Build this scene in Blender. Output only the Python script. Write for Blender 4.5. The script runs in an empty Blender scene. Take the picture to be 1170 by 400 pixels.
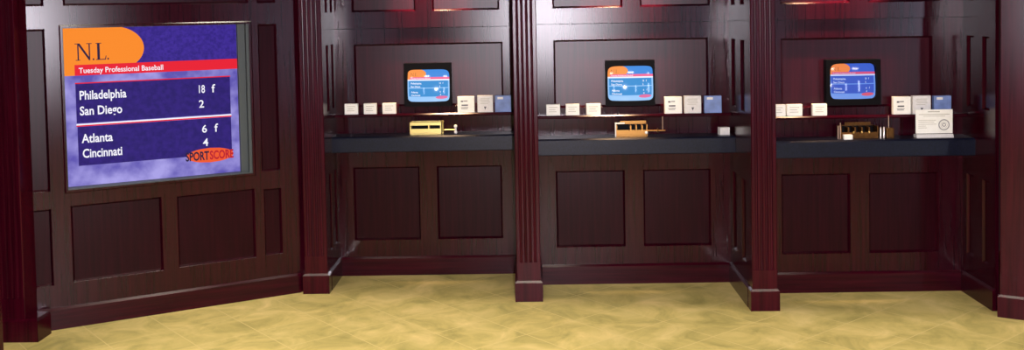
import bpy, math
from mathutils import Matrix, Vector

S = bpy.context.scene
COL = S.collection
PI = math.pi


# ----------------------------------------------------------------- materials
def lin(c):
    return tuple(((v / 255) / 12.92 if v / 255 <= 0.04045 else ((v / 255 + 0.055) / 1.055) ** 2.4) for v in c) + (1,)


def new_mat(name):
    m = bpy.data.materials.new(name)
    m.use_nodes = True
    nt = m.node_tree
    return m, nt, nt.nodes['Principled BSDF']


def plain(name, rgb, rough=0.5, metal=0.0, spec=0.5, noise=0.0, scale=30.0):
    m, nt, b = new_mat(name)
    b.inputs['Roughness'].default_value = rough
    b.inputs['Metallic'].default_value = metal
    b.inputs['Specular IOR Level'].default_value = spec
    if noise:
        tc = nt.nodes.new('ShaderNodeTexCoord')
        n = nt.nodes.new('ShaderNodeTexNoise')
        n.inputs['Scale'].default_value = scale
        n.inputs['Detail'].default_value = 4
        r = nt.nodes.new('ShaderNodeValToRGB')
        c = lin(rgb)
        r.color_ramp.elements[0].color = tuple(v * (1 - noise) for v in c[:3]) + (1,)
        r.color_ramp.elements[1].color = tuple(min(1, v * (1 + noise)) for v in c[:3]) + (1,)
        r.color_ramp.elements[0].position = 0.3
        r.color_ramp.elements[1].position = 0.7
        nt.links.new(tc.outputs['Object'], n.inputs['Vector'])
        nt.links.new(n.outputs['Fac'], r.inputs['Fac'])
        nt.links.new(r.outputs['Color'], b.inputs['Base Color'])
    else:
        b.inputs['Base Color'].default_value = lin(rgb)
    return m


def wood(name, dark, light, rough, stretch=(55, 55, 2.2), ior=1.37):
    m, nt, b = new_mat(name)
    tc = nt.nodes.new('ShaderNodeTexCoord')
    mp = nt.nodes.new('ShaderNodeMapping')
    mp.inputs['Scale'].default_value = stretch
    n = nt.nodes.new('ShaderNodeTexNoise')
    n.inputs['Scale'].default_value = 1.0
    n.inputs['Detail'].default_value = 6
    n.inputs['Roughness'].default_value = 0.6
    n.inputs['Distortion'].default_value = 0.4
    r = nt.nodes.new('ShaderNodeValToRGB')
    r.color_ramp.elements[0].color = lin(dark)
    r.color_ramp.elements[1].color = lin(light)
    r.color_ramp.elements[0].position = 0.32
    r.color_ramp.elements[1].position = 0.68
    L = nt.links.new
    L(tc.outputs['Object'], mp.inputs['Vector'])
    L(mp.outputs['Vector'], n.inputs['Vector'])
    L(n.outputs['Fac'], r.inputs['Fac'])
    # oiled stain under a lacquer with a tight highlight
    nt.nodes.remove(b)
    df = nt.nodes.new('ShaderNodeBsdfDiffuse')
    gl = nt.nodes.new('ShaderNodeBsdfGlossy')
    gl.distribution = 'BECKMANN'
    gl.inputs['Color'].default_value = (1, 1, 1, 1)
    gl.inputs['Roughness'].default_value = rough
    fr = nt.nodes.new('ShaderNodeFresnel')
    fr.inputs['IOR'].default_value = ior
    mx = nt.nodes.new('ShaderNodeMixShader')
    L(r.outputs['Color'], df.inputs['Color'])
    L(fr.outputs['Fac'], mx.inputs['Fac'])
    L(df.outputs['BSDF'], mx.inputs[1])
    L(gl.outputs['BSDF'], mx.inputs[2])
    L(mx.outputs['Shader'], nt.nodes['Material Output'].inputs['Surface'])
    return m


def emis(name, rgb, k=1.0, rgb2=None, scale=9.0, gloss=False):
    """a glowing screen colour, optionally mottled between two colours"""
    m, nt, b = new_mat(name)
    b.inputs['Base Color'].default_value = (0.004, 0.004, 0.004, 1)
    b.inputs['Roughness'].default_value = 0.08 if gloss else 0.6
    b.inputs['Specular IOR Level'].default_value = 0.5 if gloss else 0.1
    b.inputs['Emission Strength'].default_value = k
    if rgb2:
        tc = nt.nodes.new('ShaderNodeTexCoord')
        n = nt.nodes.new('ShaderNodeTexNoise')
        n.inputs['Scale'].default_value = scale
        n.inputs['Detail'].default_value = 5
        r = nt.nodes.new('ShaderNodeValToRGB')
        r.color_ramp.elements[0].color = lin(rgb)
        r.color_ramp.elements[1].color = lin(rgb2)
        r.color_ramp.elements[0].position = 0.35
        r.color_ramp.elements[1].position = 0.65
        nt.links.new(tc.outputs['Object'], n.inputs['Vector'])
        nt.links.new(n.outputs['Fac'], r.inputs['Fac'])
        nt.links.new(r.outputs['Color'], b.inputs['Emission Color'])
    else:
        b.inputs['Emission Color'].default_value = lin(rgb)
    return m


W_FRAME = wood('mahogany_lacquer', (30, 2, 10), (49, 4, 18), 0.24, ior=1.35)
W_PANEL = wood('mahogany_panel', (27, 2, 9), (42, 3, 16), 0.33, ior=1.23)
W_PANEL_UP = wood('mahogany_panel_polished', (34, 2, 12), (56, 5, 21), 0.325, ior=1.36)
W_PIL = wood('mahogany_pilaster', (39, 3, 13), (62, 6, 22), 0.25, ior=1.28)
W_HORIZ = wood('mahogany_board', (34, 2, 11), (55, 5, 20), 0.23, ior=1.30, stretch=(2.2, 55, 55))
GRANITE = plain('dark_counter_stone', (14, 17, 34), 0.3, spec=0.26, noise=0.5, scale=120)
BRASS = plain('flash_pale_brass', (226, 204, 130), 0.3, metal=1.0)  # pale yellow base colour has the flash reflection put into it
BRASS_MID = plain('warm_brass', (164, 120, 66), 0.3, metal=1.0)
BRASS_OLD = plain('dark_brass', (104, 70, 38), 0.38, metal=1.0, noise=0.3, scale=60)
BLACKP = plain('black_plastic', (6, 6, 10), 0.6, spec=0.08)
BEZEL = plain('grey_green_bezel', (58, 66, 66), 0.45)
PAPER = plain('white_paper', (246, 244, 234), 0.6, noise=0.04, scale=40)
PAPER_G = plain('offwhite_paper', (226, 222, 216), 0.6, noise=0.06, scale=60)
BLUEP = plain('blue_card', (112, 134, 186), 0.55, noise=0.2, scale=26)
INK = plain('grey_ink', (92, 90, 92), 0.7)
INKF = plain('faint_ink', (188, 184, 168), 0.7)
GLARE_WHITE = plain('glare_white', (245, 242, 232), 0.25)  # flash glare on the knob is put into this white colour
CORD = plain('pale_cord', (180, 150, 130), 0.5)
PLASTER = plain('beige_plaster', (52, 42, 36), 0.8, noise=0.06, scale=6)
CEILM = plain('ceiling_paint', (96, 88, 80), 0.85, noise=0.03, scale=5)
GLOW = emis('added_glow_light', (215, 228, 255), 27.0)  # glow of the added panes behind the camera


def floor_material():
    m, nt, b = new_mat('tan_stone_tile')
    L = nt.links.new
    N = nt.nodes.new
    tc = N('ShaderNodeTexCoord')
    mp = N('ShaderNodeMapping')
    mp.inputs['Rotation'].default_value = (0, 0, math.radians(-40.5))
    mp.inputs['Location'].default_value = (0.06, 0.10, 0)
    L(tc.outputs['Object'], mp.inputs['Vector'])
    br = N('ShaderNodeTexBrick')
    br.offset = 0.0
    br.inputs['Scale'].default_value = 1.0
    br.inputs['Brick Width'].default_value = 0.33
    br.inputs['Row Height'].default_value = 0.33
    br.inputs['Mortar Size'].default_value = 0.0035
    br.inputs['Mortar Smooth'].default_value = 0.4
    br.inputs['Color1'].default_value = (0, 0, 0, 1)
    br.inputs['Color2'].default_value = (1, 1, 1, 1)
    br.inputs['Mortar'].default_value = (0.5, 0.5, 0.5, 1)
    L(mp.outputs['Vector'], br.inputs['Vector'])
    n1 = N('ShaderNodeTexNoise')
    n1.inputs['Scale'].default_value = 4.5
    n1.inputs['Detail'].default_value = 7
    n1.inputs['Roughness'].default_value = 0.62
    n1.inputs['Distortion'].default_value = 0.7
    L(mp.outputs['Vector'], n1.inputs['Vector'])
    r1 = N('ShaderNodeValToRGB')
    e = r1.color_ramp.elements
    e[0].position, e[0].color = 0.28, lin((152, 142, 82))
    e[1].position, e[1].color = 0.74, lin((222, 200, 136))
    c = e.new(0.5)
    c.color = lin((193, 176, 108))
    L(n1.outputs['Fac'], r1.inputs['Fac'])
    # each tile a little different
    mx = N('ShaderNodeMix')
    mx.data_type = 'RGBA'
    mx.blend_type = 'MULTIPLY'
    mx.inputs['Factor'].default_value = 1.0
    r2 = N('ShaderNodeValToRGB')
    r2.color_ramp.elements[0].color = (0.92, 0.92, 0.89, 1)
    r2.color_ramp.elements[1].color = (1.05, 1.03, 1.02, 1)
    L(br.outputs['Color'], r2.inputs['Fac'])
    L(r1.outputs['Color'], mx.inputs['A'])
    L(r2.outputs['Color'], mx.inputs['B'])
    mg = N('ShaderNodeMix')
    mg.data_type = 'RGBA'
    mg.inputs['B'].default_value = lin((206, 187, 125))
    L(br.outputs['Fac'], mg.inputs['Factor'])
    L(mx.outputs['Result'], mg.inputs['A'])
    L(mg.outputs['Result'], b.inputs['Base Color'])
    b.inputs['Roughness'].default_value = 0.5
    b.inputs['Specular IOR Level'].default_value = 0.35
    return m


FLOOR = floor_material()


# ------------------------------------------------------------------- meshes
class MB:
    def __init__(self):
        self.v, self.f, self.mi = [], [], []

    def face(self, pts, mi=0):
        k = len(self.v)
        self.v += [tuple(p) for p in pts]
        self.f.append(tuple(range(k, k + len(pts))))
        self.mi.append(mi)

    def box(self, a, b, mi=0, ch=0.0):
        """axis box from corner a to corner b; ch chamfers every edge"""
        (x0, y0, z0), (x1, y1, z1) = a, b
        if not ch:
            k = len(self.v)
            self.v += [(x, y, z) for z in (z0, z1) for y in (y0, y1) for x in (x0, x1)]
            for q in ((0, 2, 3, 1), (4, 5, 7, 6), (0, 1, 5, 4), (1, 3, 7, 5), (3, 2, 6, 7), (2, 0, 4, 6)):
                self.f.append(tuple(k + i for i in q))
                self.mi.append(mi)
            return
        import bmesh
        bm = bmesh.new()
        bmesh.ops.create_cube(bm, size=1)
        for v in bm.verts:
            v.co = Vector((x0 + (v.co.x + .5) * (x1 - x0), y0 + (v.co.y + .5) * (y1 - y0), z0 + (v.co.z + .5) * (z1 - z0)))
        bmesh.ops.bevel(bm, geom=list(bm.edges), offset=ch, segments=2, affect='EDGES', profile=0.5)
        self.add_bm(bm, mi)

    def add_bm(self, bm, mi=0, mat=None):
        k = len(self.v)
        bm.verts.ensure_lookup_table()
        for i, v in enumerate(bm.verts):
            v.index = i
            self.v.append(tuple(mat @ v.co) if mat else tuple(v.co))
        for f in bm.faces:
            self.f.append(tuple(k + v.index for v in f.verts))
            self.mi.append(mi)
        bm.free()

    def prism(self, poly, z0, z1, mi=0):
        """poly counter-clockwise in x,y"""
        n = len(poly)
        k = len(self.v)
        self.v += [(x, y, z0) for x, y in poly] + [(x, y, z1) for x, y in poly]
        for i in range(n):
            j = (i + 1) % n
            self.f.append((k + i, k + j, k + n + j, k + n + i))
            self.mi.append(mi)
        self.f.append(tuple(k + i for i in reversed(range(n))))
        self.f.append(tuple(k + n + i for i in range(n)))
        self.mi += [mi, mi]

    def strip(self, prof, x0, x1, mi=0):
        """profile in (y,z), extruded along x and capped"""
        n = len(prof)
        k = len(self.v)
        self.v += [(x0, y, z) for y, z in prof] + [(x1, y, z) for y, z in prof]
        for i in range(n):
            j = (i + 1) % n
            self.f.append((k + i, k + j, k + n + j, k + n + i))
            self.mi.append(mi)
        self.f.append(tuple(k + i for i in reversed(range(n))))
        self.f.append(tuple(k + n + i for i in range(n)))
        self.mi += [mi, mi]

    def lathe(self, prof, c, axis='z', seg=16, mi=0):
        """profile of (radius, height) revolved about an axis through c"""
        k = len(self.v)
        for r, h in prof:
            for i in range(seg):
                a = 2 * PI * i / seg
                p = (r * math.cos(a), r * math.sin(a), h)
                if axis == 'x':
                    p = (p[2], p[0], p[1])
                elif axis == 'y':
                    p = (p[0], p[2], p[1])
                self.v.append((c[0] + p[0], c[1] + p[1], c[2] + p[2]))
        for j in range(len(prof) - 1):
            for i in range(seg):
                i2 = (i + 1) % seg
                self.f.append((k + j * seg + i, k + j * seg + i2, k + (j + 1) * seg + i2, k + (j + 1) * seg + i))
                self.mi.append(mi)
        self.f.append(tuple(k + i for i in reversed(range(seg))))
        self.f.append(tuple(k + (len(prof) - 1) * seg + i for i in range(seg)))
        self.mi += [mi, mi]

    def ball(self, c, r, mi=0, seg=14):
        prof = [(max(1e-4, r * math.sin(PI * j / 10)), -r * math.cos(PI * j / 10)) for j in range(11)]
        self.lathe(prof, c, 'z', seg, mi)

    def build(self, name, mats, parent=None, smooth=False):
        import bmesh
        me = bpy.data.meshes.new(name)
        me.from_pydata(self.v, [], self.f)
        if not isinstance(mats, (list, tuple)):
            mats = [mats]
        for m in mats:
            me.materials.append(m)
        for p, i in zip(me.polygons, self.mi):
            p.material_index = i
        if smooth is not None:
            bm = bmesh.new()
            bm.from_mesh(me)
            if smooth is True:
                bmesh.ops.remove_doubles(bm, verts=bm.verts, dist=1e-6)
            bmesh.ops.recalc_face_normals(bm, faces=bm.faces)
            bm.to_mesh(me)
            bm.free()
        if smooth is True:
            for p in me.polygons:
                p.use_smooth = True
            me.set_sharp_from_angle(angle=math.radians(40))
        o = bpy.data.objects.new(name, me)
        COL.objects.link(o)
        if parent:
            o.parent = parent
        return o


def tag(o, label=None, cat=None, group=None, kind=None):
    if label:
        o['label'] = label
    if cat:
        o['category'] = cat
    if group:
        o['group'] = group
    if kind:
        o['kind'] = kind
    return o


def thing(name, label, cat, loc, rz=0.0, group=None):
    o = bpy.data.objects.new(name, None)
    o.empty_display_size = 0.05
    COL.objects.link(o)
    o.location = loc
    o.rotation_euler = (0, 0, rz)
    return tag(o, label, cat, group)


def place(o, loc, rz=0.0):
    o.location = loc
    o.rotation_euler = (0, 0, rz)
    return o


# --------------------------------------------------------- panelled walls
def frame_mesh(W0, W1, z0, z1, holes, thick=0.05, hole_d=0.02):
    """wall face at y=0 looking to -y, with rectangular holes (x0,x1,z0,z1)"""
    mb = MB()
    xs = sorted({W0, W1} | {h[0] for h in holes} | {h[1] for h in holes})
    zs = sorted({z0, z1} | {h[2] for h in holes} | {h[3] for h in holes})
    for i in range(len(xs) - 1):
        for j in range(len(zs) - 1):
            cx, cz = (xs[i] + xs[i + 1]) / 2, (zs[j] + zs[j + 1]) / 2
            if any(h[0] < cx < h[1] and h[2] < cz < h[3] for h in holes):
                continue
            mb.face([(xs[i], 0, zs[j]), (xs[i + 1], 0, zs[j]), (xs[i + 1], 0, zs[j + 1]), (xs[i], 0, zs[j + 1])])
    for (a, b, c, d) in holes:
        D = thick
        mb.face([(a, 0, c), (a, D, c), (b, D, c), (b, 0, c)])
        mb.face([(a, 0, d), (b, 0, d), (b, D, d), (a, D, d)])
        mb.face([(a, 0, c), (a, 0, d), (a, D, d), (a, D, c)])
        mb.face([(b, 0, c), (b, D, c), (b, D, d), (b, 0, d)])
    mb.face([(W0, 0, z0), (W0, 0, z1), (W0, thick, z1), (W0, thick, z0)])
    mb.face([(W1, 0, z0), (W1, thick, z0), (W1, thick, z1), (W1, 0, z1)])
    mb.face([(W0, 0, z1), (W1, 0, z1), (W1, thick, z1), (W0, thick, z1)])
    mb.face([(W0, 0, z0), (W0, thick, z0), (W1, thick, z0), (W1, 0, z0)])
    mb.face([(W0, thick, z0), (W0, thick, z1), (W1, thick, z1), (W1, thick, z0)])
    return mb


def panel_mesh(a, b, c, d, w=0.011, dep=0.019):
    """moulding ring stepping back from the frame to a flat field"""
    mb = MB()
    rings = [(0.0, 0.0), (0.003, 0.004), (w, dep)]
    P = []
    for ins, y in rings:
        P.append([(a + ins, y, c + ins), (b - ins, y, c + ins), (b - ins, y, d - ins), (a + ins, y, d - ins)])
    for r in range(len(P) - 1):
        for i in range(4):
            j = (i + 1) % 4
            mb.face([P[r][i], P[r][j], P[r + 1][j], P[r + 1][i]], 1)
    mb.face(P[-1], 0)
    # closed back
    bk = [(x, 0.035, z) for x, y, z in P[0]]
    for i in range(4):
        j = (i + 1) % 4
        mb.face([P[0][j], P[0][i], bk[i], bk[j]], 1)
    mb.face(bk[::-1], 0)
    return mb


def panelled(name, loc, rz, W0, W1, z0, z1, panels, open_holes=(), thick=0.05, pmat=None, dep=0.019):
    fr = frame_mesh(W0, W1, z0, z1, list(panels) + list(open_holes), thick).build(name, W_FRAME, smooth=None)
    place(fr, loc, rz)
    tag(fr, kind='structure')
    for p in panels:
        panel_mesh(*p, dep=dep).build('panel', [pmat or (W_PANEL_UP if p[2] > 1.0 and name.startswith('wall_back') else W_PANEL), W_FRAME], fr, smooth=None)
    return fr


def base_prof(h=0.117, t=0.014, ch=0.012):
    return [(0, 0), (-t, 0), (-t, h - ch), (-t + 0.011, h), (0, h)]


# ------------------------------------------------------------------ layout
H = 1.65
PX = [-1.277, -0.027, 1.244]              # pilasters between the booths
PF = [5.825, 5.605, 5.372]                # their front planes
BY = [6.23, 5.965, 5.72]                  # the three booth back walls
HALF = 0.066
ZT = 2.9
BX = [(PX[0] + HALF, PX[1] - HALF), (PX[1] + HALF, PX[2] - HALF), (PX[2] + HALF, 2.443)]

# floor, ceiling and the rest of the room
mb = MB()
mb.box((-6.2, -3.7, -0.08), (7.2, 6.6, 0.0))
tag(mb.build('floor', FLOOR), kind='structure')
mb = MB()
mb.box((-6.2, -3.7, ZT), (7.2, 6.6, ZT + 0.08))
tag(mb.build('ceiling', CEILM), kind='structure')

glow_slits = [(-3.10, -2.82), (2.75, 3.05)]  # unseen glowing slits added to give the stiles their bright reflections
fr = frame_mesh(-6.2, 7.2, 0, ZT, [(a, b, 0.40, 2.35) for a, b in glow_slits], 0.1).build('wall_rear', PLASTER, smooth=None)
place(fr, (1.0, -3.6, 0), PI)
fr.location = (0, -3.6, 0)
fr.rotation_euler = (0, 0, 0)
fr.scale = (1, -1, 1)
tag(fr, kind='structure')
for i, (a, b) in enumerate(glow_slits):
    mb = MB()
    t = 0.05
    for q in (((a, -3.68, 0.40), (a + t, -3.62, 2.35)), ((b - t, -3.68, 0.40), (b, -3.62, 2.35)),
              ((a + t, -3.68, 0.40), (b - t, -3.62, 0.40 + t)), ((a + t, -3.68, 2.35 - t), (b - t, -3.62, 2.35)),
              ((a + t, -3.67, 1.43), (b - t, -3.63, 1.46))):
        mb.box(*q)
    w = tag(mb.build('added_glow_%d' % (i + 1), W_FRAME), kind='structure')
    mb = MB()
    mb.box((a + t, -3.655, 0.40 + t), (b - t, -3.65, 2.35 - t))
    mb.build('added_glow_pane', GLOW, w)
# unseen return wall and glowing slit, both added for the right booth's stile reflection
fr = frame_mesh(3.7, 7.15, 0, ZT, [(4.58, 4.86, 0.5, 2.3)], 0.1).build('wall_rear', PLASTER, smooth=None)
fr.location = (0, -0.2, 0)
fr.scale = (1, -1, 1)
tag(fr, kind='structure')
mb = MB()
for q in (((4.58, -0.28, 0.5), (4.61, -0.22, 2.3)), ((4.83, -0.28, 0.5), (4.86, -0.22, 2.3)),
          ((4.61, -0.28, 0.5), (4.83, -0.22, 0.53)), ((4.61, -0.28, 2.27), (4.83, -0.22, 2.3))):
    mb.box(*q)
w = tag(mb.build('added_glow_3', W_FRAME), kind='structure')
mb = MB()
mb.box((4.61, -0.255, 0.53), (4.83, -0.25, 2.27))
mb.build('added_glow_pane', GLOW, w)
for nm, x in (('wall_far_left', -6.2), ('wall_far_right', 7.1)):
    mb = MB()
    mb.box((x, -3.6, 0), (x + 0.1, 5.2, ZT))
    tag(mb.build(nm, PLASTER), kind='structure')

# ---- booth back walls
LP = [((-1.115, -0.700), (-0.592, -0.186)), ((0.142, 0.553), (0.662, 1.063)), ((1.421, 1.810), (1.917, 2.308))]
UP = [(-1.092, -0.167), (0.141, 1.056), (1.424, 2.274)]
SEAM = [1.545, 1.556, 1.558]
TVX = [(-0.779, -0.487), (0.446, 0.735), (1.668, 1.973)]
for i in range(3):
    x0, x1 = BX[i]
    s = SEAM[i]
    top = UP[i]
    ztop = (1.449, 1.461, 1.455)[i]
    w = panelled(('wall_back', 'wall_back.001', 'wall_back.002')[i], (0, BY[i], 0), 0, x0, x1, 0, s - 0.0015,
                 [(*LP[i][0], 0.221, 0.68), (*LP[i][1], 0.221, 0.68), (*top, 1.058, ztop)])
    mid = (LP[i][0][1] + LP[i][1][0]) / 2
    m0, m1 = LP[i][0][0] + (0.018 if i == 0 else -0.003), LP[i][1][1] + 0.004
    pan = [(m0, mid - 0.055, 1.649, 2.32), (mid + 0.048, m1, 1.649, 2.32)]
    u = frame_mesh(x0, x1, s + 0.0015, 2.45, pan, 0.05).build('upper_section', W_FRAME, w, smooth=None)
    for p in pan:
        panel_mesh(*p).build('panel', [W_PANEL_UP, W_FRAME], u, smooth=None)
    mb = MB()
    u.location = (0, -0.012, 0)
    mb.strip(base_prof(0.118), x0 + 0.013, x1 - 0.013)
    b = mb.build(('baseboard_back', 'baseboard_back.001', 'baseboard_back.002')[i], W_HORIZ)
    place(b, (0, BY[i], 0))
    tag(b, kind='structure')


# ---- side walls of the booths (narrow panels), one skin per face
def side_wall(name, x, yf, yb, face, thick=0.06, base=True):
    """face=+1 looks to +x, -1 looks to -x"""
    D = yb - yf
    # local x runs so that local -y is the looking direction
    if face > 0:
        loc, rz = (x, yf, 0), PI / 2          # local x -> +y, local -y -> +x
        q = lambda a, b: (a, b)
        w0, w1 = 0.0, D
    else:
        loc, rz = (x, yb, 0), -PI / 2         # local x -> -y, local -y -> -x
        q = lambda a, b: (D - b, D - a)
        w0, w1 = 0.0, D
    k = D / 0.33
    cols = [q(0.055 * k, 0.125 * k), q(0.21 * k, 0.285 * k)]
    ps = []
    for c in cols:
        ps += [(*c, 0.225, 0.68), (*c, 1.06, 1.455), (*c, 1.65, 2.32)]
    w = panelled(name, loc, rz, w0, w1, 0, 2.45, ps, thick=thick, pmat=W_FRAME, dep=0.011)
    if base:
        mb = MB()
        mb.strip(base_prof(0.118), w0, w1)
        b = place(mb.build('baseboard_' + name.split('.')[0][5:], W_HORIZ), loc, rz)
        tag(b, kind='structure')
    return w


for i in range(3):
    yf = PF[i] + 0.075
    if i > 0:
        side_wall('wall_partition', PX[i] - HALF, yf, BY[i - 1], -1)
    side_wall('wall_partition', PX[i] + HALF, yf, BY[i], +1)
side_wall('wall_partition', 2.443, 5.318, BY[2], -1, thick=0.02)


# ---- pilasters
def pilaster(loc, rz, label, depth=0.07, hw=0.067, plain_to=0.222, fluted=True, p=0.078):
    t = thing('pilaster', label, 'pilaster', loc, rz, 'fluted mahogany pilasters' if fluted else None)
    poly = [(-hw, depth), (-hw, 0.004), (-hw + 0.004, 0)]
    r = 0.0075
    for c in (-0.041, -0.0145, 0.012, 0.0385) if fluted else ():
        c *= hw / 0.067
        for k in range(7):
            a = PI * k / 6
            poly.append((c - r * math.cos(a), 0.0085 * math.sin(a)))
    poly += [(hw - 0.004, 0), (hw, 0.004), (hw, depth)]
    poly = poly  # seen from above this runs clockwise at the front; normals are recalculated
    mb = MB()
    mb.prism(poly, plain_to, ZT - 0.001)
    mb.build('shaft', W_PIL, t)
    mb = MB()
    mb.box((-hw, 0, 0.117), (hw, depth, plain_to), ch=0.002)
    mb.build('shaft_block', W_PIL, t)
    # plinth with a chamfered ledge
    h, ch = 0.118, 0.011
    mb = MB()
    y0 = -0.011
    rings = [(0, 0), (0, h - ch), (ch, h)]
    R = [[(-p + k, y0 + k, z), (p - k, y0 + k, z), (p - k, depth, z), (-p + k, depth, z)] for k, z in rings]
    for a in range(len(R) - 1):
        for k in range(4):
            j = (k + 1) % 4
            mb.face([R[a][k], R[a][j], R[a + 1][j], R[a + 1][k]])
    mb.face(R[0][::-1])
    mb.face(R[-1])
    mb.build('plinth', W_PIL, t)
    return t


pilaster((-2.664, 5.03, 0), 0, 'dark fluted pilaster at far left beside the big screen wall', depth=0.13, p=0.136)
pilaster((PX[0], PF[0] + 0.011, 0), 0, 'fluted pilaster between the big screen wall and the left booth')
pilaster((PX[1], PF[1] + 0.011, 0), 0, 'fluted pilaster between the left and middle booths')
pilaster((PX[2], PF[2] + 0.011, 0), 0, 'fluted pilaster between the middle and right booths')
a4 = math.radians(-30)
c4 = Vector((2.420, 5.238)) + Vector((math.cos(a4), math.sin(a4))) * 0.078 - Vector((math.sin(a4), -math.cos(a4))) * -0.011
pilaster((c4.x, c4.y, 0), a4, 'plain reddish angled pilaster at the right edge of the photo', fluted=False)

# ---- right-hand wall running on from the last pilaster
o4 = Vector((2.420, 5.238)) + Vector((math.cos(a4), math.sin(a4))) * 0.16 + Vector((-math.sin(a4), math.cos(a4))) * 0.05
panelled('wall_right', (o4.x, o4.y, 0), a4, 0, 1.6, 0, ZT, [(0.12, 0.72, 0.225, 0.68), (0.82, 1.45, 0.225, 0.68), (0.12, 1.45, 1.06, 2.5)])
mb = MB()
mb.strip(base_prof(), 0, 1.6)
tag(place(mb.build('baseboard_right', W_HORIZ), (o4.x, o4.y, 0), a4), kind='structure')

# ---- left wall with the big screen
aL = math.radians(29.3)
nL = Vector((math.sin(aL), -math.cos(aL), 0))
AL = Vector((-2.559, 5.197, 0)) - nL * 0.014
OPEN = (0.119, 1.098, 0.733, 1.594)
pl_ = [(-0.085, 0.034, 0.735, 1.592), (1.150, 1.258, 0.735, 1.590),
       (-0.085, 0.034, 0.232, 0.642), (0.127, 0.590, 0.236, 0.648), (0.672, 1.104, 0.240, 0.642), (1.157, 1.260, 0.243, 0.632),
       (-0.085, 0.034, 1.712, 2.6), (0.127, 1.099, 1.712, 2.6), (1.150, 1.256, 1.712, 2.6)]
panelled('wall_left', AL, aL, -0.13, 1.397, 0, ZT, pl_, [OPEN], thick=0.16)
mb = MB()
mb.strip(base_prof(0.116), -0.10, 1.36)
tag(place(mb.build('baseboard_left', W_HORIZ), AL, aL), kind='structure')
# bead round the screen opening
mb = MB()
a, b, c, d = OPEN
for ins in range(1):
    o_, y_ = 0.017, -0.006
    ro = [(a - o_, 0, c - o_), (b + o_, 0, c - o_), (b + o_, 0, d + o_), (a - o_, 0, d + o_)]
    rm = [(a - o_ * .6, y_, c - o_ * .6), (b + o_ * .6, y_, c - o_ * .6), (b + o_ * .6, y_, d + o_ * .6), (a - o_ * .6, y_, d + o_ * .6)]
    ri = [(a, y_, c), (b, y_, c), (b, y_, d), (a, y_, d)]
    rb = [(a, 0, c), (b, 0, c), (b, 0, d), (a, 0, d)]
    for A_, B_ in ((ro, rm), (rm, ri), (ri, rb), (rb, ro)):
        for i in range(4):
            j = (i + 1) % 4
            mb.face([A_[i], A_[j], B_[j], B_[i]])
tag(place(mb.build('trim_1', W_FRAME), AL, aL), kind='structure')

# casing of the opening at the extreme left
mb = MB()
mb.box((-2.80, 4.35, 0), (-2.533, 4.70, ZT), ch=0.006)
tag(mb.build('trim_2', W_PIL), kind='structure')
panelled('wall_front_left', (0, 4.50, 0), 0, -6.09, -2.802, 0, ZT, [(-3.9, -2.95, 0.23, 0.65), (-3.9, -2.95, 0.735, 1.59), (-5.0, -4.02, 0.23, 0.65), (-5.0, -4.02, 0.735, 1.59), (-6.0, -5.12, 0.23, 0.65), (-6.0, -5.12, 0.735, 1.59)])

# cornice over the booths
ln = Vector((1.262, -0.2265, 0)).normalized()
nb = Vector((-ln.y, ln.x, 0))
pA = Vector((PX[0] - 0.15, PF[0] + 0.027, 0))
pB = pA + ln * 4.25
OVER = 0.20
mb = MB()
f0, f1 = pA - nb * OVER, pB - nb * OVER
mb.prism([(f0.x, f0.y), (f1.x, f1.y), (pB.x + 0.02, 5.70), (2.5, 6.3), (-1.45, 6.3)], 2.452, ZT - 0.001)
tag(mb.build('trim_3', W_FRAME), kind='structure')


# ------------------------------------------------------------------ screens
def text_verts(s, size, bold=0.0):
    cu = bpy.data.curves.new('t', 'FONT')
    cu.body = s
    cu.size = size
    cu.offset = bold
    cu.resolution_u = 3
    o = bpy.data.objects.new('t', cu)
    COL.objects.link(o)
    bpy.context.view_layer.update()
    ev = o.evaluated_get(bpy.context.evaluated_depsgraph_get())
    me = ev.to_mesh()
    vs = [tuple(v.co) for v in me.vertices]
    fs = [tuple(p.vertices) for p in me.polygons]
    ev.to_mesh_clear()
    bpy.data.objects.remove(o)
    bpy.data.curves.remove(cu)
    return vs, fs


class Screen:
    """paints patches in picture coordinates (u right, v down, 0..1) on a surface P(u,v,layer)"""

    def __init__(self, P, aspect):
        self.P, self.mb, self.asp = P, MB(), aspect

    def patch(self, fl, fr, v0, v1, mi, layer, nu=8, nv=8):
        mb, k = self.mb, len(self.mb.v)
        for j in range(nv + 1):
            v = v0 + (v1 - v0) * j / nv
            l, r = fl(v), fr(v)
            for i in range(nu + 1):
                mb.v.append(self.P(l + (r - l) * i / nu, v, layer))
        for j in range(nv):
            for i in range(nu):
                q = k + j * (nu + 1) + i
                mb.f.append((q, q + nu + 1, q + nu + 2, q + 1))
                mb.mi.append(mi)

    def rect(self, u0, u1, v0, v1, mi, layer, nu=8, nv=4):
        self.patch(lambda v: u0, lambda v: u1, v0, v1, mi, layer, nu, nv)

    def ellipse(self, cu, cv, ru, rv, mi, layer):
        e = lambda v: ru * math.sqrt(max(0, 1 - ((v - cv) / rv) ** 2))
        self.patch(lambda v: cu - e(v), lambda v: cu + e(v), cv - rv, cv + rv, mi, layer, 6, 24)

    def text(self, s, u, v, h, mi, layer, bold=0.0, squeeze=1.0, width=None):
        """u = left edge, v = baseline, h = capital height"""
        vs, fs = text_verts(s, 1.0, bold)
        cap = 0.729
        sc = h / cap
        xm = max(p[0] for p in vs)
        sx = sc / self.asp * squeeze
        if width:
            sx = width / xm
        k = len(self.mb.v)
        self.mb.v += [self.P(u + p[0] * sx, v - p[1] * sc, layer) for p in vs]
        for f in fs:
            self.mb.f.append(tuple(k + i for i in f))
            self.mb.mi.append(mi)

    def poly(self, pts, mi, layer):
        self.mb.face([self.P(u, v, layer) for u, v in pts], mi)


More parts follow.
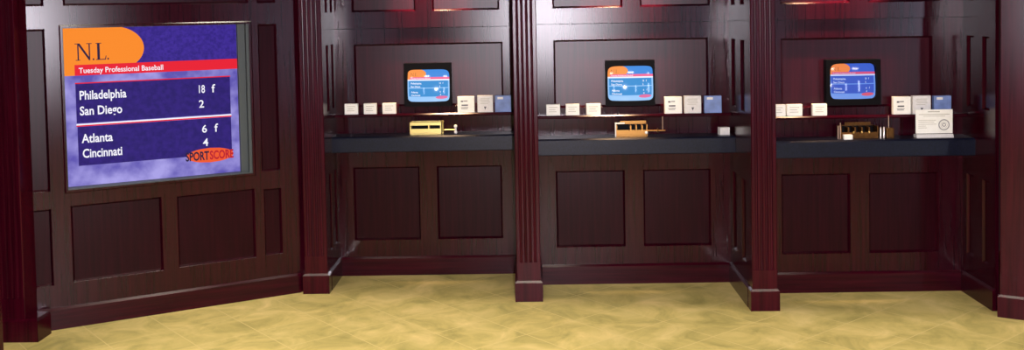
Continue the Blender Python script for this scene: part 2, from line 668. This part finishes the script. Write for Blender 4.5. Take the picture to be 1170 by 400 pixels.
def scoreboard(sc, small=False):
    # 0 top colour, 1 orange, 2 red, 3 lavender, 4 box, 5 white, 6 dark ink, 7 logo
    sc.rect(0, 1, 0, 1, 3, 0, 20, 20)
    sc.rect(0, 1, 0.0, 0.26, 0, 1, 16, 6)
    nose = lambda v: 0.27 + 0.176 * math.sqrt(max(0, 1 - ((v - 0.135) / 0.142) ** 2)) if v < 0.277 else 0.27
    sc.patch(lambda v: 0.0, nose, 0.0, 0.232, 1, 2, 10, 24)
    sc.rect(0, 0.056, 0.23, 0.30, 1, 2)
    sc.rect(0.056, 1.0, 0.232, 0.30, 2, 3, 16, 3)
    B1 = (0.057, 0.952, 0.352, 0.602)
    B2 = (0.060, 0.952, 0.624, 0.872)
    if small:
        sc.rect(0.0, 1.0, 0.298, 0.34, 5, 2, 16, 2)
        sc.rect(0.03, 1.0, 0.563, 0.582, 3, 3, 16, 2)
        B1 = (0.03, 0.965, 0.345, 0.56)
        B2 = (0.03, 0.965, 0.585, 0.84)
    sc.rect(*B1, 4, 2, 16, 6)
    sc.rect(*B2, 4, 2, 16, 6)
    if not small:
        sc.rect(0.055, 0.955, 0.345, 0.352, 2, 2, 16, 1)
        sc.rect(0.055, 0.955, 0.606, 0.615, 5, 2, 16, 1)
        sc.rect(0.055, 0.955, 0.615, 0.623, 2, 2, 16, 1)
    sc.text('Tuesday Professional Baseball', 0.078, 0.285, 0.035, 5, 5, 0.012, width=0.475)
    tw = 5
    sc.text('Philadelphia', 0.075, 0.452, 0.057, tw, 5, 0.02, width=0.262)
    sc.text('San Diego', 0.075, 0.551, 0.057, tw, 5, 0.02, width=0.235)
    sc.text('Atlanta', 0.082, 0.727, 0.057, tw, 5, 0.02, width=0.170)
    sc.text('Cincinnati', 0.082, 0.822, 0.057, tw, 5, 0.02, width=0.220)
    sc.text('18', 0.752, 0.451, 0.054, tw, 5, 0.014, width=0.045)
    sc.text('f', 0.838, 0.451, 0.056, tw, 5, 0.014)
    sc.text('2', 0.757, 0.549, 0.052, tw, 5, 0.014)
    sc.text('6', 0.770, 0.717, 0.052, tw, 5, 0.014)
    sc.text('f', 0.848, 0.717, 0.056, tw, 5, 0.014)
    sc.text('4', 0.775, 0.808, 0.052, tw, 5, 0.014)
    # NL in serif capitals
    x, y, h = 0.064, 0.205, 0.108

    def R(a, b, c, d):
        sc.rect(x + a * .88, x + b * .88, y - d * h, y - c * h, 6, 5, 1, 1)
    for a in (0.012, 0.082):
        R(a, a + 0.008, 0, 1)
    R(-0.004, 0.026, 0.96, 1)
    R(0.0, 0.028, 0, 0.04)
    R(0.068, 0.102, 0.96, 1)
    sc.poly([(x + 0.009, y - h), (x + 0.072, y), (x + 0.079, y), (x + 0.079, y - 0.1 * h), (x + 0.023, y - h)], 6, 6)
    R(0.105, 0.115, 0, 0.1)
    R(0.135, 0.151, 0, 1)
    R(0.126, 0.162, 0.96, 1)
    R(0.126, 0.185, 0, 0.05)
    sc.poly([(x + 0.159, y), (x + 0.165, y - 0.24 * h), (x + 0.169, y - 0.24 * h), (x + 0.165, y)], 6, 6)
    R(0.197, 0.207, 0, 0.1)
    sc.ellipse(0.817, 0.872, 0.143, 0.049, 7, 6)
    if not small:
        sc.text('SPORT', 0.668, 0.900, 0.058, 6, 9, 0.03, width=0.142)
        sc.text('SCORE', 0.814, 0.900, 0.058, 8, 9, 0.03, width=0.146)


BIG = [emis('big_top', (44, 26, 126), 1, (60, 38, 150), 60), emis('big_orange', (250, 138, 36), 1.0), emis('big_red', (232, 24, 48), 1.0),
       emis('big_lavender', (92, 82, 176), 1, (168, 160, 230), 7), emis('big_box', (34, 18, 104), 1, (46, 26, 122), 40),
       emis('big_white', (246, 244, 255), 1.0), emis('big_ink', (40, 24, 60), 1.0), emis('big_logo', (240, 88, 42), 1.0), emis('big_logo_text', (186, 22, 44), 1.0)]
LITE = [emis('crt_top', (70, 138, 218), 1.1, gloss=True), emis('crt_orange', (246, 150, 78), 1.1, gloss=True), emis('crt_pink', (238, 108, 150), 1.1, gloss=True),
        emis('crt_pale', (150, 196, 244), 1.1, gloss=True), emis('crt_box', (66, 142, 206), 1.1, gloss=True), emis('crt_white', (236, 240, 255), 1.1, gloss=True),
        emis('crt_ink', (190, 110, 60), 1.1, gloss=True), emis('crt_logo', (220, 110, 160), 1.1, gloss=True)]
DEEP = [emis('crt_deep_top', (62, 96, 204), 1.0, gloss=True), emis('crt_deep_orange', (240, 136, 76), 1.0, gloss=True), emis('crt_deep_red', (214, 84, 128), 1.0, gloss=True),
        emis('crt_deep_pale', (110, 150, 232), 1.0, gloss=True), emis('crt_deep_box', (64, 92, 196), 1.0, gloss=True), emis('crt_deep_white', (196, 210, 250), 1.0, gloss=True),
        emis('crt_deep_ink', (180, 100, 60), 1.0, gloss=True), emis('crt_deep_logo', (214, 90, 120), 1.0, gloss=True)]

# big screen set into the left wall
tv = thing('projection_television', 'large built-in screen showing baseball scores in the left wall', 'television', AL + Vector((0, 0, 0)), aL)
s0, s1, zb, zt = 0.126, 1.040, 0.741, 1.592
sc = Screen(lambda u, v, l: (s0 + u * (s1 - s0), 0.060 - l * 0.0004, zt - v * (zt - zb)), (s1 - s0) / (zt - zb))
scoreboard(sc)
sc.mb.build('screen', BIG, tv, smooth=None)
mb = MB()
a, b, c, d = OPEN
e = 0.001
mb.box((a + e, 0.062, c + e), (b - e, 0.10, d - e))
mb.box((s1 + 0.002, 0.040, c + e), (b - e, 0.0615, d - e))
mb.box((a + e, 0.030, c + e), (s1 + 0.002, 0.0585, zb - 0.001))
mb.box((b - 0.016, 0.004, c + e), (b - e, 0.040, d - e))
mb.box((a + e, 0.004, c + e), (b - 0.016, 0.030, c + 0.006))
mb.build('bezel', BEZEL, tv)


def crt(i):
    x0, x1 = TVX[i]
    z0, z1 = (1.058, 1.066, 1.072)[i], (1.326, 1.335, 1.330)[i]
    fieldy = 0.019
    t = thing('television', ('small television glowing cyan in the left booth', 'small television glowing cyan in the middle booth',
                             'small television glowing deep blue in the right booth')[i], 'television',
              ((x0 + x1) / 2, BY[i], z0), 0, 'small booth televisions')
    W, Hh = x1 - x0, z1 - z0
    sx0, sx1 = [(-0.760, -0.500), (0.459, 0.727), (1.692, 1.949)][i]
    sz0, sz1 = [(1.087, 1.285), (1.096, 1.300), (1.107, 1.306)][i]
    cx, cz = (sx0 + sx1) / 2 - (x0 + x1) / 2, (sz0 + sz1) / 2 - z0
    hw, hh = (sx1 - sx0) / 2, (sz1 - sz0) / 2
    # cabinet: front shell with a rounded opening
    mb = MB()
    n = 48
    yf, yi = -0.036, -0.002
    inner, outer = [], []
    for k in range(n):
        a = 2 * PI * k / n
        ca, sa = math.cos(a), math.sin(a)
        p = 0.28
        inner.append((cx + (hw + 0.002) * math.copysign(abs(ca) ** p, ca), cz + (hh + 0.002) * math.copysign(abs(sa) ** p, sa)))
        m = max(abs(ca), abs(sa))
        outer.append((W / 2 * ca / m, Hh / 2 + Hh / 2 * sa / m))
    for k in range(n):
        j = (k + 1) % n
        P = lambda q, y: (q[0], y, q[1])
        mb.face([P(outer[k], yf), P(outer[j], yf), P(inner[j], yf), P(inner[k], yf)])
        mb.face([P(inner[k], yf), P(inner[j], yf), P(inner[j], 0.014), P(inner[k], 0.014)])
        mb.face([P(outer[j], yf), P(outer[k], yf), P(outer[k], 0.0165), P(outer[j], 0.0165)])
    mb.face([(q[0], 0.0165, q[1]) for q in outer])
    mb.build('cabinet', BLACKP, t, smooth=None)
    # bulging picture tube
    Rr = 0.45

    def P(u, v, l):
        a, b = (u - 0.5) * 2, (0.5 - v) * 2
        # squircle mapping rounds the corners of the picture
        k = 0.032
        xx = a * (1 - k * b ** 4) * hw
        zz = b * (1 - k * a ** 4) * hh
        y = -0.031 + 0.12 * zz + (xx * xx + zz * zz) / (2 * Rr) - l * 0.0002
        return (cx + xx, y, cz + zz)
    sc = Screen(P, hw / hh)
    scoreboard(sc, True)
    so = sc.mb.build('screen', DEEP if i == 2 else LITE, t, smooth=None)
    for p in so.data.polygons:
        p.use_smooth = True


for i in range(3):
    crt(i)

# --------------------------------------------------------- counters, shelves
for i in range(3):
    x0, x1 = BX[i]
    where = ('left', 'middle', 'right')[i]
    mb = MB()
    zc, zl, dp = 0.893, 0.797, 0.170
    prof = [(0.0, zl), (-dp + 0.004, zl), (-dp, zl + 0.004), (-dp, zc - 0.009), (-dp + 0.009, zc), (0.0, zc)]
    mb.strip(prof, x0 + 0.001, x1 - 0.001)
    c = mb.build('counter', GRANITE)
    place(c, (0, BY[i], 0))
    tag(c, 'thick dark stone counter across the %s booth' % where, 'counter', 'booth counters')
    mb = MB()
    zt_ = 1.018
    prof = [(-0.0035, zt_ - 0.018), (-0.066, zt_ - 0.018), (-0.072, zt_ - 0.012), (-0.072, zt_ - 0.007), (-0.065, zt_), (-0.0035, zt_)]
    mb.strip(prof, x0 + 0.004, x1 - 0.004)
    s = mb.build('shelf', W_HORIZ)
    place(s, (0, BY[i], 0))
    tag(s, 'narrow mahogany shelf under the television in the %s booth' % where, 'shelf', 'booth shelves')


# ------------------------------------------------- slip pads on the shelves
def pad(i, xa, xb, h, style, label):
    w = xb - xa
    t = thing('slip_pad', label, 'paper pad', ((xa + xb) / 2, BY[i] - 0.040, 1.0182), 0, 'paper pads on the booth shelves')
    mb = MB()
    body = BLUEP if style == 'blue' else (PAPER_G if style == 'mark' else PAPER)
    mb.box((-w / 2, -0.016, 0), (w / 2, 0.014, h), ch=0.0015)
    mb.build('paper', body, t)
    mb = MB()
    y0, y1 = -0.0166, -0.0158
    if style == 'small':
        for k, (a, b) in enumerate(((0.18, 0.80), (0.2, 0.66), (0.18, 0.74))):
            z = h * (0.72 - 0.2 * k)
            mb.box((-w / 2 + a * w, y0, z), (-w / 2 + b * w, y1, z + h * 0.05))
        mb.build('printed_text', INKF, t)
    elif style == 'text':
        for a, b, z, zh in ((0.20, 0.34, .66, .09), (0.36, 0.60, .70, .05), (0.24, 0.62, .42, .08), (0.2, 0.64, .30, .03), (0.22, 0.6, .23, .03)):
            mb.box((-w / 2 + a * w, y0, z * h), (-w / 2 + b * w, y1, (z + zh) * h))
        mb.build('printed_text', INK, t)
    elif style == 'mark':
        for a, b, z, zh in ((0.2, 0.8, .80, .03), (0.18, 0.76, .70, .03), (0.22, 0.8, .60, .03), (0.2, 0.7, .50, .03)):
            mb.box((-w / 2 + a * w, y0, z * h), (-w / 2 + b * w, y1, (z + zh) * h))
        mb.build('printed_text', INKF, t)
        mb = MB()
        mb.prism([(-0.008, 0), (0.0, -0.02), (0.008, 0)], 0, 0.0008)
        m = mb.build('printed_mark', INK, t)
        m.location = (0.0, -0.0158, h * 0.34)
        m.rotation_euler = (PI / 2, 0, 0)
    else:
        mb.box((-w / 2 + 0.15 * w, y0, .78 * h), (-w / 2 + 0.5 * w, y1, .92 * h))
        mb.build('printed_patch', PAPER_G, t)
    return t


CARDS = [
    [(-1.148, -1.066), (-1.030, -0.951), (-0.914, -0.831), (-0.450, -0.346), (-0.327, -0.232), (-0.218, -0.119)],
    [(0.092, 0.173), (0.207, 0.287), (0.328, 0.412), (0.788, 0.889), (0.902, 1.002), (1.020, 1.121)],
    [(1.354, 1.433), (1.440, 1.527), (1.584, 1.665), (2.035, 2.132), (2.143, 2.244), (2.262, 2.358)]]
NAMES = ['leftmost small white slip pad on the %s booth shelf', 'middle small white slip pad left of the screen in the %s booth',
         'small white slip pad nearest the screen in the %s booth', 'white square pad with dark print just right of the screen in the %s booth',
         'white square pad with small mark beside the blue one in the %s booth', 'blue square pad at the right end of the %s booth shelf']
STY = ['small', 'small', 'small', 'text', 'mark', 'blue']
for i in range(3):
    for k, (a, b) in enumerate(CARDS[i]):
        h = 0.066 if k < 3 else (0.099, 0.103, 0.101)[k - 3]
        pad(i, a, b, h, STY[k], NAMES[k] % ('left', 'middle', 'right')[i])

# ------------------------------------------------------------ brass holders
ZC = 0.8932


def holder(i, xa, xb, label, mat, div, lip, hgt):
    """open brass slip holder: base, ends, back plate, two front bands with slots between"""
    t = thing('slip_holder', label, 'slip holder', (xa, BY[i] - 0.115, ZC), 0, 'brass slip holders on the counters')
    w = xb - xa
    mb = MB()
    mb.box((0, 0, 0), (w, 0.08, 0.008), ch=0.001)
    mb.box((0, 0.074, 0.008), (w, 0.08, hgt))
    mb.box((0, 0.0, 0.008), (0.006, 0.074, hgt))
    mb.box((w - 0.006, 0.0, 0.008), (w, 0.074, hgt))
    mb.build('holder_body', mat, t)
    mb = MB()
    mb.box((0.006, 0, 0.008), (w - 0.006, 0.004, lip), ch=0.001)
    mb.build('front_plate', mat, t)
    mb = MB()
    mb.box((0.0065, 0.066, 0.009), (w - 0.0065, 0.0735, hgt - 0.004))
    mb.box((0.0065, 0.006, 0.0085), (w - 0.0065, 0.066, 0.014))
    mb.build('slot_shade', BLACKP, t)  # black pieces standing in for the shade inside the slots
    for d in div:
        mb = MB()
        mb.box((d - 0.004, 0.0045, 0.0145), (d + 0.004, 0.0655, hgt - 0.006))
        mb.build('divider', mat, t)
    return t, w


# left booth: two slots, end post, rod with a double knob, its flash glare put in as white
t, w = holder(0, -0.740, -0.548, 'shiny brass slip holder with a double knob coloured as white flash glare, left booth counter', BRASS, [0.115], 0.036, 0.076)
mb = MB()
mb.box((0.006, 0.0, 0.056), (w - 0.006, 0.005, 0.076), ch=0.001)
mb.build('top_band', BRASS, t)
mb = MB()
mb.lathe([(0.005, 0), (0.005, 0.074), (0.003, 0.076)], (w + 0.009, 0.01, 0.0), 'z')
mb.ball((w + 0.009, 0.01, 0.078), 0.008)
mb.build('end_post', BRASS, t, smooth=True)
mb = MB()
mb.lathe([(0.0035, 0), (0.0035, 0.070)], (w + 0.012, 0.01, 0.026), 'x')
mb.build('rod', BRASS, t, smooth=True)
mb = MB()
mb.ball((w + 0.087, 0.01, 0.047), 0.011)
mb.ball((w + 0.087, 0.01, 0.011), 0.011)
mb.lathe([(0.006, 0), (0.006, 0.03)], (w + 0.087, 0.01, 0.014), 'z')
tag(mb.build('knob', GLARE_WHITE, t, smooth=True), 'double knob coloured as white flash glare')

# middle booth
t, w = holder(1, 0.496, 0.678, 'brass slip holder with a rod and thin upright, middle booth counter', BRASS_MID, [0.085, 0.118, 0.152], 0.040, 0.070)
mb = MB()
mb.box((0.03, 0.070, 0.0705), (w, 0.078, 0.086), ch=0.001)
mb.build('back_band', BRASS_MID, t)
mb = MB()
mb.box((-0.007, -0.004, 0.0), (-0.0005, 0.01, 0.084), ch=0.001)
mb.box((-0.0005, -0.004, 0.076), (0.05, 0.004, 0.084))
mb.build('end_bracket', GLARE_WHITE, t)
mb = MB()
mb.lathe([(0.0045, 0), (0.0045, 0.105)], (w + 0.0005, 0.012, 0.032), 'x')
mb.lathe([(0.014, 0), (0.016, 0.003), (0.014, 0.006)], (w + 0.058, 0.012, 0.032), 'x')
mb.build('rod', BRASS_MID, t, smooth=True)
mb = MB()
mb.ball((w - 0.008, -0.010, 0.024), 0.0095)
mb.build('knob', GLARE_WHITE, t, smooth=True)
mb = MB()
mb.lathe([(0.0022, 0), (0.0022, 0.078)], (w + 0.090, 0.012, 0.0365), 'z', 8)
mb.build('upright', CORD, t, smooth=True)

# right booth: darker, more clutter
t, w = holder(2, 1.722, 1.930, 'dark brass slip holder with small posts, right booth counter', BRASS_OLD, [0.045, 0.082, 0.12, 0.16], 0.036, 0.068)
mb = MB()
mb.box((0.045, 0.072, 0.0685), (0.19, 0.078, 0.084), ch=0.001)
mb.build('back_band', BRASS_OLD, t)
mb = MB()
mb.lathe([(0.003, 0), (0.003, 0.072)], (-0.014, 0.0, 0.0), 'z', 10)
mb.lathe([(0.003, 0), (0.003, 0.09)], (-0.0035, -0.006, 0.0), 'z', 10)
mb.build('end_post', CORD, t, smooth=True)
for x, z in ((0.07, 0.044), (0.115, 0.044), (0.155, 0.044)):
    mb = MB()
    mb.ball((x, -0.006, z - 0.008), 0.0065)
    mb.build('knob', BRASS, t, smooth=True)
for x in (w + 0.016, w + 0.034):
    mb = MB()
    mb.lathe([(0.0075, 0), (0.0075, 0.054), (0.004, 0.062)], (x, 0.01, 0.0), 'z')
    mb.build('small_post', plain('pewter', (190, 180, 170), 0.3, 1.0), t, smooth=True)
mb = MB()
mb.box((w + 0.046, 0.0, 0.0), (w + 0.088, 0.05, 0.056), ch=0.002)
mb.build('end_block', BRASS_OLD, t)
mb = MB()
mb.lathe([(0.0022, 0), (0.0022, 0.070)], (w + 0.060, 0.008, 0.056), 'z', 8)
mb.build('upright', CORD, t, smooth=True)
mb = MB()
mb.box((0.008, -0.034, 0.0), (0.056, -0.008, 0.026), ch=0.001)
p = mb.build('paper_slip', PAPER, t)

# certificate in a small stand, right booth
t = thing('certificate', 'white printed certificate card with round seal on the right booth counter', 'certificate', (2.240, BY[2] - 0.110, ZC))
mb = MB()
cw, chh = 0.204, 0.155
mb.box((-cw / 2, -0.0015, 0.022), (cw / 2, 0.0015, chh), ch=0.0005)
card = mb.build('card', PAPER, t)
mb = MB()
mb.strip([(-0.018, 0), (0.03, 0), (0.03, 0.016), (0.004, 0.019), (-0.010, 0.0185)], -cw / 2, cw / 2)
mb.build('stand_base', PAPER_G, t)
mb = MB()
mb.box((-0.035, -0.0023, 0.140), (0.03, -0.0016, 0.146))
for a, b, z, hh_ in ((-0.085, 0.085, 0.126, 0.004), (-0.06, 0.06, 0.117, 0.003), (-0.088, 0.01, 0.094, 0.003), (-0.088, -0.0, 0.084, 0.003), (-0.088, 0.012, 0.072, 0.003), (-0.088, -0.045, 0.062, 0.003), (-0.088, -0.04, 0.052, 0.003)):
    mb.box((a, -0.0021, z), (b, -0.0016, z + hh_))
mb.build('printed_text', INKF, card)
mb = MB()
for r0, r1 in ((0.025, 0.031), (0.006, 0.011), (0.017, 0.0185)):
    for k in range(28):
        q = []
        for r, d in ((r0, 0), (r1, 0), (r1, 1), (r0, 1)):
            an = 2 * PI * (k + d) / 28
            q.append((0.054 + r * math.cos(an), -0.0021, 0.069 + r * math.sin(an)))
        mb.face(q)
        mb.face([(q[1][0], -0.0016, q[1][2]), q[1], q[2], (q[2][0], -0.0016, q[2][2])])
mb.build('seal', plain('seal_grey', (150, 148, 146), 0.6), card)

# little white box in the corner of the middle booth counter
mb = MB()
mb.box((-0.030, -0.02, 0), (0.030, 0.02, 0.044), ch=0.003)
bx = mb.build('card_box', PAPER_G)
place(bx, (1.126, BY[1] - 0.085, ZC), math.radians(12))
tag(bx, 'small pale box in the right corner of the middle booth counter', 'box')


# ------------------------------------------------------------------- lights
def area(name, loc, size, power, col, rot=(0, 0, 0), sy=None, shape='RECTANGLE', spread=180):
    l = bpy.data.lights.new(name, 'AREA')
    l.shape = shape if not sy is None else 'DISK'
    l.size = size
    if sy is not None:
        l.size_y = sy
    l.energy = power
    l.color = col
    l.spread = math.radians(spread)
    o = bpy.data.objects.new(name, l)
    COL.objects.link(o)
    o.location = loc
    o.rotation_euler = rot
    return o


WARM = (1.0, 0.90, 0.74)
for x in (-3.4, -1.2, 1.0, 3.2):
    area('ceiling_lamp', (x, 0.4, ZT - 0.01), 0.6, 8, WARM, sy=0.3, spread=105)
    area('ceiling_lamp', (x, 2.6, ZT - 0.01), 0.6, (30, 34, 29, 21)[int((x + 3.5) / 2.2)], WARM, sy=0.3, spread=150)
area('ceiling_lamp', (-1.65, 4.95, ZT - 0.01), 1.3, 6.5, WARM, sy=0.25, spread=60)
area('ceiling_lamp', (1.86, 4.56, ZT - 0.01), 0.5, 3, WARM, sy=0.2, spread=60)
area('ceiling_lamp', (3.6, 4.2, ZT - 0.01), 0.6, 5, WARM, sy=0.3, spread=100)
area('ceiling_lamp', (-0.02, 4.78, ZT - 0.01), 0.4, 4, WARM, sy=0.25, spread=60)
# lamps just in front of the cornice
for k in range(5):
    p = pA + ln * (-0.1 + 1.05 * k) - nb * (OVER + 0.035)
    area('cornice_lamp', (p.x, p.y, ZT - 0.01), 1.04, 3.2, WARM, rot=(0, 0, math.atan2(ln.y, ln.x)), sy=0.03, spread=110)
# a downlight in each booth soffit, close to the back wall
for i, x in enumerate((-0.60, 0.56, 1.74)):
    l = bpy.data.lights.new('booth_downlight', 'SPOT')
    l.energy = 420
    l.color = (1.0, 0.64, 0.36)
    l.spot_size = math.radians(46)
    l.spot_blend = 0.7
    l.shadow_soft_size = 0.03
    o = bpy.data.objects.new('booth_downlight', l)
    COL.objects.link(o)
    o.location = (x, BY[i] - 0.16, 2.44)
    o.rotation_euler = (math.radians(20), 0, 0)
# on-camera flash
area('camera_flash', (0.19, 0.0, 1.60), 0.07, 215, (0.97, 0.90, 1.0), rot=(math.radians(84), 0, 0), sy=0.04)

wd = bpy.data.worlds.new('World')
S.world = wd
wd.use_nodes = True
wd.node_tree.nodes['Background'].inputs['Color'].default_value = (0.02, 0.018, 0.016, 1)
wd.node_tree.nodes['Background'].inputs['Strength'].default_value = 0.5

# ------------------------------------------------------------------- camera
f, u0, v0 = 1150.0, 585.0, 58.0
yaw, pit, rol = math.radians(1.0), 0.0414, 0.019
F = Vector((0, math.cos(pit), -math.sin(pit)))
R = Vector((1, 0, 0))
U = R.cross(F)
R2 = R * math.cos(rol) - U * math.sin(rol)
U2 = U * math.cos(rol) + R * math.sin(rol)
M = Matrix.Rotation(yaw, 3, 'Z')
F, R, U = M @ F, M @ R2, M @ U2
cam = bpy.data.cameras.new('camera')
co = bpy.data.objects.new('camera', cam)
COL.objects.link(co)
co.matrix_world = Matrix(((R.x, U.x, -F.x, 0), (R.y, U.y, -F.y, 0), (R.z, U.z, -F.z, H), (0, 0, 0, 1)))
cam.sensor_fit = 'HORIZONTAL'
cam.sensor_width = 36.0
cam.lens = f * 36.0 / 1170.0
cam.shift_x = -(u0 - 585.0) / 1170.0
cam.shift_y = (v0 - 200.0) / 1170.0
cam.clip_start = 0.05
S.camera = co

vs = S.view_settings
vs.view_transform = 'Standard'
vs.look = 'None'
vs.exposure = 0.0
vs.gamma = 1.0
vs.use_curve_mapping = False
